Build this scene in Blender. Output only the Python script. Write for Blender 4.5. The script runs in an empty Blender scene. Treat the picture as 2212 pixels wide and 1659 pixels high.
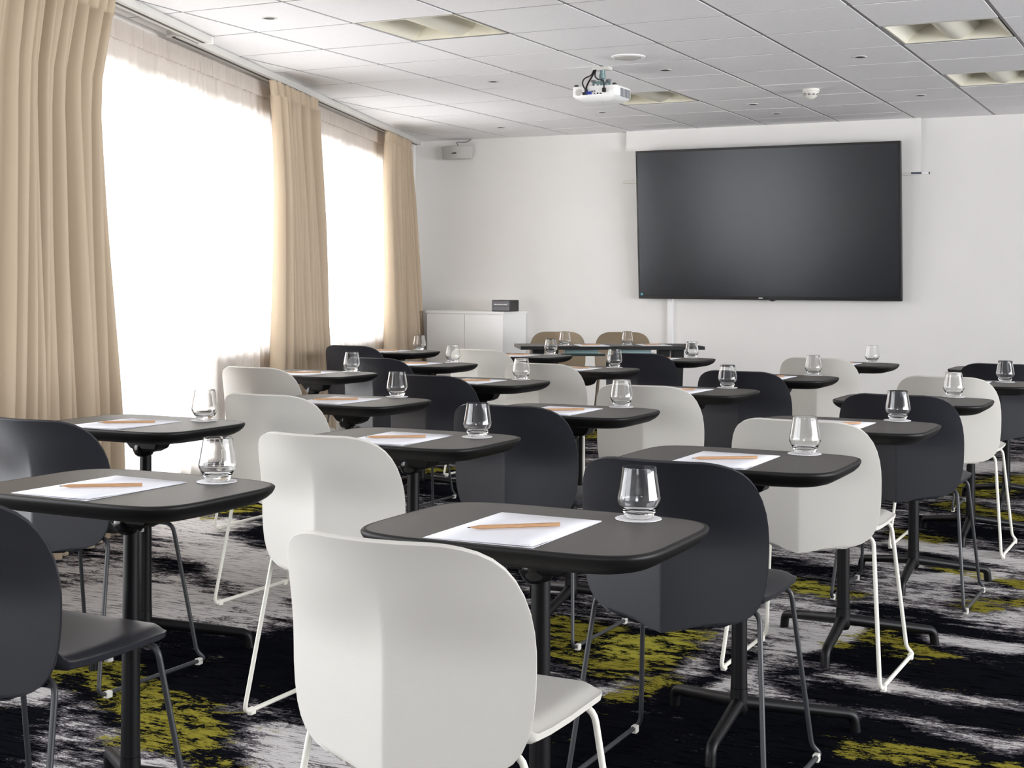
import bpy, bmesh, math, random
from mathutils import Vector, Matrix, noise as nz
C = bpy.context.scene
COL = C.collection
PI = math.pi
random.seed(7)

# ------------------------------------------------------------------ camera
F_PX = 3018.9
YAW = 0.4620
EYE = 1.16
cam_d = bpy.data.cameras.new('camera')
cam = bpy.data.objects.new('camera', cam_d)
COL.objects.link(cam)
cam_d.sensor_fit = 'HORIZONTAL'
cam_d.sensor_width = 36.0
cam_d.lens = F_PX / 2212 * 36.0
cam_d.shift_x = -34.26 / 2212
cam_d.shift_y = -216.5 / 2212
cam_d.clip_start = 0.05
cam.matrix_world = (Matrix.Translation((0, 0, EYE)) @ Matrix.Rotation(YAW, 4, 'Z')
                    @ Matrix.Rotation(PI / 2, 4, 'X') @ Matrix.Rotation(0.006, 4, 'Z'))
C.camera = cam

# ------------------------------------------------------------------ world, exposure
C.view_settings.view_transform = 'Standard'
C.view_settings.look = 'None'
C.view_settings.gamma = 1.0
C.view_settings.use_curve_mapping = False
C.view_settings.exposure = 0.56
C.cycles.max_bounces = 10
C.cycles.diffuse_bounces = 5
C.cycles.glossy_bounces = 4
C.cycles.transmission_bounces = 8
C.cycles.transparent_max_bounces = 12
C.cycles.caustics_reflective = False
C.cycles.caustics_refractive = False
C.cycles.sample_clamp_indirect = 6.0
w = bpy.data.worlds.new('daylight')
C.world = w
w.use_nodes = True
bg = w.node_tree.nodes['Background']
bg.inputs[0].default_value = (0.86, 0.93, 1.0, 1)
bg.inputs[1].default_value = 1.6

# ------------------------------------------------------------------ room constants
CEIL = 2.486
WALL_Y = 11.269
AX, AY = -6.86, 11.27                    # far end of the slanted window wall
TH = math.atan(0.327)
DX, DY = math.sin(TH), -math.cos(TH)     # along the window wall, towards the camera
NX, NY = math.cos(TH), math.sin(TH)      # out of the window wall, into the room
def wp(s, off, z=0.0):
    return Vector((AX + DX * s + NX * off, AY + DY * s + NY * off, z))

# daylight outside each left-wall window (sky seen through the openings)
def day_light(name, s0, s1, z0, z1, power):
    l = bpy.data.lights.new(name, 'AREA')
    l.shape = 'RECTANGLE'
    l.size = abs(s1 - s0); l.size_y = z1 - z0
    l.energy = power
    l.color = (0.90, 0.95, 1.0) if s0 < 8 else (0.985, 0.985, 1.0)
    o = bpy.data.objects.new(name, l)
    COL.objects.link(o)
    p = wp((s0 + s1) / 2, -0.55, (z0 + z1) / 2)
    # -Z of the lamp into the room, X along the wall
    xax = Vector((DX, DY, 0)); zax = Vector((-NX, -NY, 0)); yax = zax.cross(xax)
    o.matrix_world = Matrix(((xax.x, yax.x, zax.x, p.x), (xax.y, yax.y, zax.y, p.y), (xax.z, yax.z, zax.z, p.z), (0, 0, 0, 1)))
    return o
day_light('window_daylight', 4.0, 7.15, 0.1, 2.45, 230)
day_light('window_daylight', 1.1, 3.6, 0.5, 2.45, 175)
day_light('window_daylight', 8.6, 13.0, 0.1, 2.45, 110)  # fill lamp at an added window, out of view
l = bpy.data.lights.new('rear_fill_light', 'AREA'); l.shape = 'RECTANGLE'; l.size = 2.5; l.size_y = 2.2; l.energy = 210; l.color = (0.965, 0.98, 1.0)  # added fill lamp behind the camera, brightens camera-facing surfaces
o = bpy.data.objects.new('rear_fill_light', l); COL.objects.link(o)
o.location = (0.85, -8.6, 1.2); o.rotation_euler = (PI / 2 + 0.2, 0, 0)
l = bpy.data.lights.new('side_fill_light', 'AREA'); l.shape = 'RECTANGLE'; l.size = 8.0; l.size_y = 2.0; l.energy = 740; l.color = (0.965, 0.98, 1.0)  # added fill lamp on the unseen right, lifts ceiling and right-hand sides
o = bpy.data.objects.new('side_fill_light', l); COL.objects.link(o)
o.location = (6.1, 4.6, 1.25); o.rotation_euler = (PI / 2 + 0.25, 0, PI / 2)

# ------------------------------------------------------------------ materials
def srgb(r, g, b):
    f = lambda c: c / 12.92 if c <= 0.04045 else ((c + 0.055) / 1.055) ** 2.4
    return (f(r / 255), f(g / 255), f(b / 255), 1)
def mat(name, col, rough=0.5, metal=0.0, noise=0.0, nscale=200.0, bump=0.0, bscale=300.0, spec=0.5, **kw):
    m = bpy.data.materials.new(name)
    m.use_nodes = True
    nt = m.node_tree; N = nt.nodes; L = nt.links
    b = N['Principled BSDF']
    b.inputs['Base Color'].default_value = col
    b.inputs['Roughness'].default_value = rough
    b.inputs['Metallic'].default_value = metal
    b.inputs['Specular IOR Level'].default_value = spec
    for k, v in kw.items():
        b.inputs[k.replace('_', ' ')].default_value = v
    tc = None
    if noise or bump:
        tc = N.new('ShaderNodeTexCoord')
    if noise:
        n = N.new('ShaderNodeTexNoise'); n.inputs['Scale'].default_value = nscale; n.inputs['Detail'].default_value = 4
        L.new(tc.outputs['Object'], n.inputs['Vector'])
        mx = N.new('ShaderNodeMix'); mx.data_type = 'RGBA'
        mx.inputs['A'].default_value = tuple(c * (1 - noise) for c in col[:3]) + (1,)
        mx.inputs['B'].default_value = tuple(min(1, c * (1 + noise)) for c in col[:3]) + (1,)
        L.new(n.outputs['Fac'], mx.inputs['Factor']); L.new(mx.outputs['Result'], b.inputs['Base Color'])
    if bump:
        n = N.new('ShaderNodeTexNoise'); n.inputs['Scale'].default_value = bscale; n.inputs['Detail'].default_value = 3
        L.new(tc.outputs['Object'], n.inputs['Vector'])
        bp = N.new('ShaderNodeBump'); bp.inputs['Strength'].default_value = bump; bp.inputs['Distance'].default_value = 0.002
        L.new(n.outputs['Fac'], bp.inputs['Height']); L.new(bp.outputs['Normal'], b.inputs['Normal'])
    return m
M = {}
M['wall'] = mat('wall paint', srgb(238, 236, 233), 0.75, noise=0.02, nscale=3, bump=0.15, bscale=180)
M['white'] = mat('white lacquer', srgb(247, 247, 246), 0.35, noise=0.01, nscale=8)
M['offwhite'] = mat('off white plastic', srgb(230, 228, 220), 0.45, noise=0.02, nscale=30)
M['tile'] = mat('mineral ceiling tile', srgb(246, 245, 246), 0.9, noise=0.07, nscale=90, bump=0.35, bscale=260)
M['tbar'] = mat('grey ceiling grid', srgb(150, 148, 147), 0.55, noise=0.04, nscale=30)
M['joint'] = mat('grey tile joint', srgb(138, 135, 134), 0.7, noise=0.05, nscale=30)
M['void'] = mat('dark ceiling gap', srgb(60, 56, 52), 0.9, noise=0.05, nscale=20)
M['chair_white'] = mat('cream moulded shell', srgb(204, 201, 194), 0.5, noise=0.015, nscale=14, bump=0.08, bscale=500)
M['chair_black'] = mat('black moulded shell', srgb(34, 35, 41), 0.42, noise=0.05, nscale=20, bump=0.08, bscale=500, spec=0.5)
M['chair_tan'] = mat('tan moulded shell', srgb(126, 110, 88), 0.5, noise=0.03, nscale=20)
M['rod_white'] = mat('cream coated rod', srgb(229, 227, 216), 0.4, noise=0.01, nscale=40)
M['rod_black'] = mat('black coated rod', srgb(50, 51, 54), 0.42, noise=0.04, nscale=40)
M['rod_bronze'] = mat('bronze coated rod', srgb(96, 82, 66), 0.4, noise=0.04, nscale=40)
M['glide'] = mat('pale plastic glide', srgb(205, 203, 196), 0.4, noise=0.02, nscale=60)
M['clear'] = mat('clear rubber buffer', srgb(190, 190, 188), 0.15, noise=0.02, nscale=60)
M['laminate'] = mat('dark grey laminate', srgb(79, 75, 71), 0.48, noise=0.03, nscale=60, bump=0.05, bscale=700)
M['edge'] = mat('black moulded edge', srgb(15, 14, 14), 0.5, noise=0.05, nscale=40, spec=0.3)
M['post'] = mat('black powder coat', srgb(10, 10, 12), 0.42, noise=0.06, nscale=60, bump=0.05, bscale=900, spec=0.22)
M['gloss_black'] = mat('glossy black plastic', srgb(14, 14, 15), 0.18, noise=0.05, nscale=40)
M['paper'] = mat('white paper', srgb(236, 236, 241), 0.85, noise=0.008, nscale=40)
M['coaster'] = mat('white paper doily', srgb(238, 237, 238), 0.85, noise=0.02, nscale=120)
M['ink'] = mat('dark ink', srgb(52, 36, 30), 0.7, noise=0.05, nscale=60)
M['lead'] = mat('graphite', srgb(45, 44, 46), 0.5, noise=0.05, nscale=90)
M['screen'] = mat('matte display panel', srgb(17, 19, 24), 0.25, noise=0.02, nscale=4, spec=0.5, IOR=1.72, Specular_Tint=(0.84, 0.90, 1.0, 1))
M['bezel'] = mat('black bezel', srgb(16, 16, 18), 0.35, noise=0.04, nscale=30)
M['reflector'] = mat('cream light reflector', srgb(226, 222, 206), 0.4, noise=0.02, nscale=10)
M['alu'] = mat('painted aluminium', srgb(214, 212, 207), 0.4, noise=0.02, nscale=20)
M['grille'] = mat('grey speaker grille', srgb(196, 194, 190), 0.6, noise=0.06, nscale=400, bump=0.3, bscale=900)
M['dark_hole'] = mat('dark lamp eye', srgb(22, 20, 19), 0.5, noise=0.1, nscale=50)
M['steel'] = mat('blue grey steel', srgb(126, 150, 152), 0.35, metal=0.5, noise=0.05, nscale=40)
M['cable'] = mat('black cable', srgb(20, 19, 19), 0.5, noise=0.05, nscale=60)
M['brown_cable'] = mat('brown wire', srgb(74, 50, 32), 0.6, noise=0.05, nscale=60)
M['blue_plug'] = mat('blue plug', srgb(28, 52, 150), 0.4, noise=0.05, nscale=60)
M['blue_label'] = mat('navy label', srgb(24, 42, 70), 0.5, noise=0.05, nscale=60)
M['cyan_dot'] = mat('cyan sticker', srgb(90, 175, 200), 0.4, noise=0.05, nscale=60)
M['vent'] = mat('grey vent', srgb(120, 121, 126), 0.6, noise=0.05, nscale=60)
M['box_face'] = mat('brushed grey panel', srgb(104, 103, 108), 0.45, noise=0.06, nscale=60)
M['box_body'] = mat('black box shell', srgb(36, 34, 34), 0.5, noise=0.05, nscale=50)
M['tint'] = mat('tinted green glass', srgb(66, 78, 76), 0.12, noise=0.02, nscale=6, Transmission_Weight=0.15, IOR=1.45)
M['glass'] = mat('clear drinking glass', (1, 1, 1, 1), 0.0, Transmission_Weight=1.0, IOR=1.46)

def wood_mat():
    m = mat('natural pencil wood', srgb(182, 132, 84), 0.55)
    nt = m.node_tree; N = nt.nodes; L = nt.links
    tc = N.new('ShaderNodeTexCoord'); mp = N.new('ShaderNodeMapping'); mp.inputs['Scale'].default_value = (60, 900, 900)
    n = N.new('ShaderNodeTexNoise'); n.inputs['Scale'].default_value = 1; n.inputs['Detail'].default_value = 4
    r = N.new('ShaderNodeValToRGB'); r.color_ramp.elements[0].color = srgb(160, 116, 78); r.color_ramp.elements[1].color = srgb(208, 168, 126)
    L.new(tc.outputs['Object'], mp.inputs[0]); L.new(mp.outputs[0], n.inputs['Vector']); L.new(n.outputs['Fac'], r.inputs[0])
    L.new(r.outputs[0], N['Principled BSDF'].inputs['Base Color'])
    return m
M['wood'] = wood_mat()

def cloth_mat(name, col, transp, transl, weave=1500.0):
    m = bpy.data.materials.new(name); m.use_nodes = True
    nt = m.node_tree; N = nt.nodes; L = nt.links
    N.remove(N['Principled BSDF']); out = N['Material Output']
    tc = N.new('ShaderNodeTexCoord'); n = N.new('ShaderNodeTexNoise'); n.inputs['Scale'].default_value = weave; n.inputs['Detail'].default_value = 2
    L.new(tc.outputs['Object'], n.inputs['Vector'])
    mx = N.new('ShaderNodeMix'); mx.data_type = 'RGBA'
    mx.inputs['A'].default_value = tuple(c * 0.93 for c in col[:3]) + (1,); mx.inputs['B'].default_value = tuple(min(1, c * 1.05) for c in col[:3]) + (1,)
    L.new(n.outputs['Fac'], mx.inputs['Factor'])
    d = N.new('ShaderNodeBsdfDiffuse'); t = N.new('ShaderNodeBsdfTranslucent')
    L.new(mx.outputs['Result'], d.inputs[0]); L.new(mx.outputs['Result'], t.inputs[0])
    s1 = N.new('ShaderNodeMixShader'); s1.inputs[0].default_value = transl
    L.new(d.outputs[0], s1.inputs[1]); L.new(t.outputs[0], s1.inputs[2])
    last = s1
    if transp:
        tr = N.new('ShaderNodeBsdfTransparent'); tr.inputs[0].default_value = (1, 1, 1, 1)
        s2 = N.new('ShaderNodeMixShader'); s2.inputs[0].default_value = transp
        L.new(s1.outputs[0], s2.inputs[1]); L.new(tr.outputs[0], s2.inputs[2]); last = s2
    L.new(last.outputs[0], out.inputs[0])
    return m
M['drape'] = cloth_mat('tan drape cloth', srgb(196, 178, 155), 0.0, 0.07)
M['sheer'] = cloth_mat('white sheer voile', srgb(236, 229, 222), 0.10, 0.56)

def pane_mat():
    m = bpy.data.materials.new('window pane'); m.use_nodes = True
    nt = m.node_tree; N = nt.nodes; L = nt.links
    N.remove(N['Principled BSDF']); out = N['Material Output']
    tr = N.new('ShaderNodeBsdfTransparent'); tr.inputs[0].default_value = (0.97, 0.968, 0.968, 1)
    g = N.new('ShaderNodeBsdfGlossy'); g.inputs['Roughness'].default_value = 0.02
    fr = N.new('ShaderNodeFresnel'); fr.inputs[0].default_value = 1.3
    s = N.new('ShaderNodeMixShader')
    L.new(fr.outputs[0], s.inputs[0]); L.new(tr.outputs[0], s.inputs[1]); L.new(g.outputs[0], s.inputs[2]); L.new(s.outputs[0], out.inputs[0])
    return m
M['pane'] = pane_mat()

def carpet_mat():
    m = bpy.data.materials.new('brushstroke carpet'); m.use_nodes = True
    nt = m.node_tree; N = nt.nodes; L = nt.links
    b = N['Principled BSDF']; b.inputs['Roughness'].default_value = 0.95; b.inputs['Specular IOR Level'].default_value = 0.0
    def node(t, **k):
        n = N.new(t)
        for a, v in k.items(): setattr(n, a, v)
        return n
    def math_(op, a, c):
        n = node('ShaderNodeMath', operation=op)
        for i, v in enumerate((a, c)):
            if v is None: continue
            if isinstance(v, (int, float)): n.inputs[i].default_value = v
            else: L.new(v, n.inputs[i])
        return n.outputs[0]
    tc = node('ShaderNodeTexCoord')
    def noise(scale, rot, detail=6, rough=0.6, dist=0.0, s=1.0):
        mp = node('ShaderNodeMapping'); mp.inputs['Scale'].default_value = scale; mp.inputs['Rotation'].default_value = (0, 0, rot)
        L.new(tc.outputs['Object'], mp.inputs[0])
        n = node('ShaderNodeTexNoise'); n.inputs['Scale'].default_value = s; n.inputs['Detail'].default_value = detail
        n.inputs['Roughness'].default_value = rough; n.inputs['Distortion'].default_value = dist
        L.new(mp.outputs[0], n.inputs['Vector'])
        return n.outputs['Fac']
    at = node('ShaderNodeVertexColor', layer_name='pattern')
    sep = node('ShaderNodeSeparateColor'); L.new(at.outputs['Color'], sep.inputs[0])
    broad = noise((0.9, 2.0, 1), 0.35, 3, 0.5, 0.6)
    streak = noise((2.2, 11.0, 1), 0.30, 8, 0.68, 0.4)
    torn = noise((13, 24, 1), 0.3, 8, 0.78, 0.5)
    ragged = noise((8, 11, 1), 0.6, 7, 0.72, 0.6)
    fine = noise((75, 150, 1), 0.05, 4, 0.8)
    sweep = noise((4.5, 24, 1), -0.3, 7, 0.72, 1.0)
    # tone 0 dark .. 1 white
    t = math_('ADD', math_('MULTIPLY', math_('SUBTRACT', broad, 0.5), 0.75), math_('MULTIPLY', math_('SUBTRACT', streak, 0.5), 1.15))
    t = math_('ADD', t, math_('MULTIPLY', math_('SUBTRACT', torn, 0.5), 1.15))
    t = math_('ADD', t, math_('MULTIPLY', math_('SUBTRACT', fine, 0.5), 1.05))
    t = math_('ADD', t, math_('MULTIPLY', math_('SUBTRACT', sweep, 0.5), 0.95))
    t = math_('ADD', t, math_('MULTIPLY', math_('SUBTRACT', ragged, 0.5), 0.7))
    tone = math_('ADD', math_('ADD', t, 0.47), math_('MULTIPLY', math_('SUBTRACT', sep.outputs[0], 0.5), 1.25))
    r = node('ShaderNodeValToRGB')
    e = r.color_ramp.elements
    e[0].position = 0.0; e[0].color = srgb(18, 19, 24)
    e[1].position = 1.0; e[1].color = srgb(206, 203, 202)
    for p, c in ((0.41, (17, 18, 23)), (0.46, (80, 77, 81)), (0.62, (106, 102, 105)), (0.67, (196, 192, 191))):
        k = e.new(p); k.color = srgb(*c)
    L.new(tone, r.inputs[0])
    y1 = math_('ADD', math_('MULTIPLY', math_('SUBTRACT', torn, 0.5), 1.7), math_('MULTIPLY', math_('SUBTRACT', fine, 0.5), 0.9))
    y1 = math_('ADD', y1, math_('MULTIPLY', math_('SUBTRACT', ragged, 0.5), 1.7))
    y1 = math_('ADD', y1, math_('MULTIPLY', math_('SUBTRACT', sweep, 0.5), 1.0))
    ya = math_('ADD', y1, sep.outputs[1])
    ym = node('ShaderNodeMapRange'); ym.inputs['From Min'].default_value = 0.46; ym.inputs['From Max'].default_value = 0.56; L.new(ya, ym.inputs[0])
    yc = node('ShaderNodeMix', data_type='RGBA'); yc.inputs['A'].default_value = srgb(104, 92, 34); yc.inputs['B'].default_value = srgb(166, 160, 66)
    L.new(math_('MULTIPLY', math_('ADD', torn, sep.outputs[2]), 0.95), yc.inputs['Factor'])
    mx = node('ShaderNodeMix', data_type='RGBA'); L.new(ym.outputs[0], mx.inputs['Factor']); L.new(r.outputs[0], mx.inputs['A']); L.new(yc.outputs['Result'], mx.inputs['B'])
    # pile ribs
    rib = noise((9, 95, 1), 0.03, 4, 0.7, 0.7)
    tuft = noise((420, 420, 420), 0, 2, 0.5)
    rr = node('ShaderNodeMapRange'); rr.inputs['From Min'].default_value = 0.38; rr.inputs['From Max'].default_value = 0.48; rr.inputs['To Min'].default_value = 0.28; L.new(rib, rr.inputs[0])
    tt = node('ShaderNodeMapRange'); tt.inputs['From Min'].default_value = 0.3; tt.inputs['From Max'].default_value = 0.7; tt.inputs['To Min'].default_value = 0.72; tt.inputs['To Max'].default_value = 1.2; L.new(tuft, tt.inputs[0])
    mul = node('ShaderNodeMix', data_type='RGBA', blend_type='MULTIPLY'); mul.inputs['Factor'].default_value = 1
    L.new(mx.outputs['Result'], mul.inputs['A'])
    cmb = node('ShaderNodeCombineColor'); mm = math_('MULTIPLY', rr.outputs[0], tt.outputs[0])
    for i in range(3): L.new(mm, cmb.inputs[i])
    L.new(cmb.outputs[0], mul.inputs['B'])
    L.new(mul.outputs['Result'], b.inputs['Base Color'])
    bp = node('ShaderNodeBump'); bp.inputs['Strength'].default_value = 0.6; bp.inputs['Distance'].default_value = 0.006
    L.new(math_('ADD', rib, math_('MULTIPLY', tuft, 0.5)), bp.inputs['Height']); L.new(bp.outputs['Normal'], b.inputs['Normal'])
    return m
M['carpet'] = carpet_mat()

# ------------------------------------------------------------------ mesh helpers
class MB:
    """collects geometry for ONE mesh object"""
    def __init__(self):
        self.v = []; self.f = []; self.mi = []
    def add(self, vs, fs, mi=0):
        o = len(self.v)
        self.v += [tuple(p) for p in vs]
        self.f += [tuple(i + o for i in f) for f in fs]
        self.mi += [mi] * len(fs)
        return self
    def box(self, a, b, mi=0, mtx=None):
        x0, y0, z0 = a; x1, y1, z1 = b
        vs = [Vector(p) for p in ((x0, y0, z0), (x1, y0, z0), (x1, y1, z0), (x0, y1, z0), (x0, y0, z1), (x1, y0, z1), (x1, y1, z1), (x0, y1, z1))]
        if mtx: vs = [mtx @ p for p in vs]
        return self.add(vs, [(0, 3, 2, 1), (4, 5, 6, 7), (0, 1, 5, 4), (1, 2, 6, 5), (2, 3, 7, 6), (3, 0, 4, 7)], mi)
    def rings(self, rings, closed=True, cap0=True, cap1=True, mi=0):
        n = len(rings[0]); vs = [p for r in rings for p in r]; fs = []
        for i in range(len(rings) - 1):
            for j in range(n if closed else n - 1):
                k = (j + 1) % n
                fs.append((i * n + j, i * n + k, (i + 1) * n + k, (i + 1) * n + j))
        if closed and cap0: fs.append(tuple(range(n - 1, -1, -1)))
        if closed and cap1: fs.append(tuple((len(rings) - 1) * n + j for j in range(n)))
        return self.add(vs, fs, mi)
    def lathe(self, prof, n=32, c=(0, 0, 0), cap0=True, cap1=True, mi=0):
        rs = [[(c[0] + r * math.cos(2 * PI * j / n), c[1] + r * math.sin(2 * PI * j / n), c[2] + z) for j in range(n)] for r, z in prof]
        return self.rings(rs, True, cap0, cap1, mi)
    def tube(self, pts, r, n=10, loop=False, mi=0, cap=True):
        pts = [Vector(p) for p in pts]; N = len(pts)
        rad = r if isinstance(r, (list, tuple)) else [r] * N
        tans = []
        for i in range(N):
            if loop: t = pts[(i + 1) % N] - pts[i - 1]
            else: t = pts[min(i + 1, N - 1)] - pts[max(i - 1, 0)]
            tans.append(t.normalized())
        u = tans[0].orthogonal().normalized(); rs = []
        for i in range(N):
            u = (u - tans[i] * u.dot(tans[i])).normalized()
            v = tans[i].cross(u)
            rs.append([pts[i] + (u * math.cos(2 * PI * j / n) + v * math.sin(2 * PI * j / n)) * rad[i] for j in range(n)])
        if loop:
            # close with the twist-matched first ring
            u0 = (rs[0][0] - pts[0]).normalized(); best = 0; bd = 1e9
            for s in range(n):
                d = sum(((rs[-1][j] - pts[-1]) - (rs[0][(j + s) % n] - pts[0])).length for j in range(n))
                if d < bd: bd = d; best = s
            rs.append([rs[0][(j + best) % n] for j in range(n)])
            return self.rings(rs, True, False, False, mi)
        return self.rings(rs, True, cap, cap, mi)
    def build(self, name, m, parent=None, smooth=None, bevel=0.0, kind=None, seg=2):
        me = bpy.data.meshes.new(name)
        me.from_pydata([tuple(p) for p in self.v], [], self.f)
        ms = m if isinstance(m, (list, tuple)) else [m]
        for x in ms: me.materials.append(x)
        me.polygons.foreach_set('material_index', self.mi)
        bm = bmesh.new(); bm.from_mesh(me)
        bmesh.ops.recalc_face_normals(bm, faces=bm.faces)
        bm.to_mesh(me); bm.free()
        me.update()
        if smooth is not None:
            me.shade_smooth()
            if smooth < 180: me.set_sharp_from_angle(angle=math.radians(smooth))
        o = bpy.data.objects.new(name, me)
        COL.objects.link(o)
        if parent is not None: o.parent = parent
        if bevel:
            md = o.modifiers.new('bevel', 'BEVEL'); md.width = bevel; md.segments = seg; md.limit_method = 'ANGLE'; md.angle_limit = math.radians(40)
            md.harden_normals = False
        if kind: o['kind'] = kind
        return o

def fillet(pts, r, loop=False, n=5):
    """polyline with rounded corners"""
    pts = [Vector(p) for p in pts]; N = len(pts); out = []
    for i in range(N):
        if not loop and i in (0, N - 1):
            out.append(pts[i]); continue
        p = pts[i]; a = pts[i - 1] - p; b = pts[(i + 1) % N] - p
        rr = min(r, a.length * 0.45, b.length * 0.45)
        p0 = p + a.normalized() * rr; p1 = p + b.normalized() * rr
        for k in range(n + 1):
            t = k / n
            out.append(p0 * (1 - t) ** 2 + p * 2 * t * (1 - t) + p1 * t * t)
    return out
def tag(o, label, cat, group=None):
    o['label'] = label; o['category'] = cat
    if group: o['group'] = group
    return o
def thing(name, label, cat, loc=(0, 0, 0), rz=0.0, group=None):
    o = bpy.data.objects.new(name, None)
    COL.objects.link(o)
    o.empty_display_size = 0.1
    o.location = loc; o.rotation_euler = (0, 0, rz)
    return tag(o, label, cat, group)
KIDS = {}
def copy_tree(o, parent=None):
    c = o.copy(); COL.objects.link(c)
    if parent is not None: c.parent = parent
    for ch in list(o.children): copy_tree(ch, c)
    return c
def place(proto, used, loc, rz, label, cat, group):
    o = proto if not used else copy_tree(proto)
    o.location = loc; o.rotation_euler = (0, 0, rz)
    tag(o, label, cat, group)
    return o
def smooth01(a, b, x):
    t = max(0.0, min(1.0, (x - a) / (b - a)))
    return t * t * (3 - 2 * t)
def interp(tab, x):
    if x <= tab[0][0]: return tab[0][1]
    for (a, va), (b, vb) in zip(tab, tab[1:]):
        if x <= b: return va + (vb - va) * (x - a) / (b - a)
    return tab[-1][1]

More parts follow.
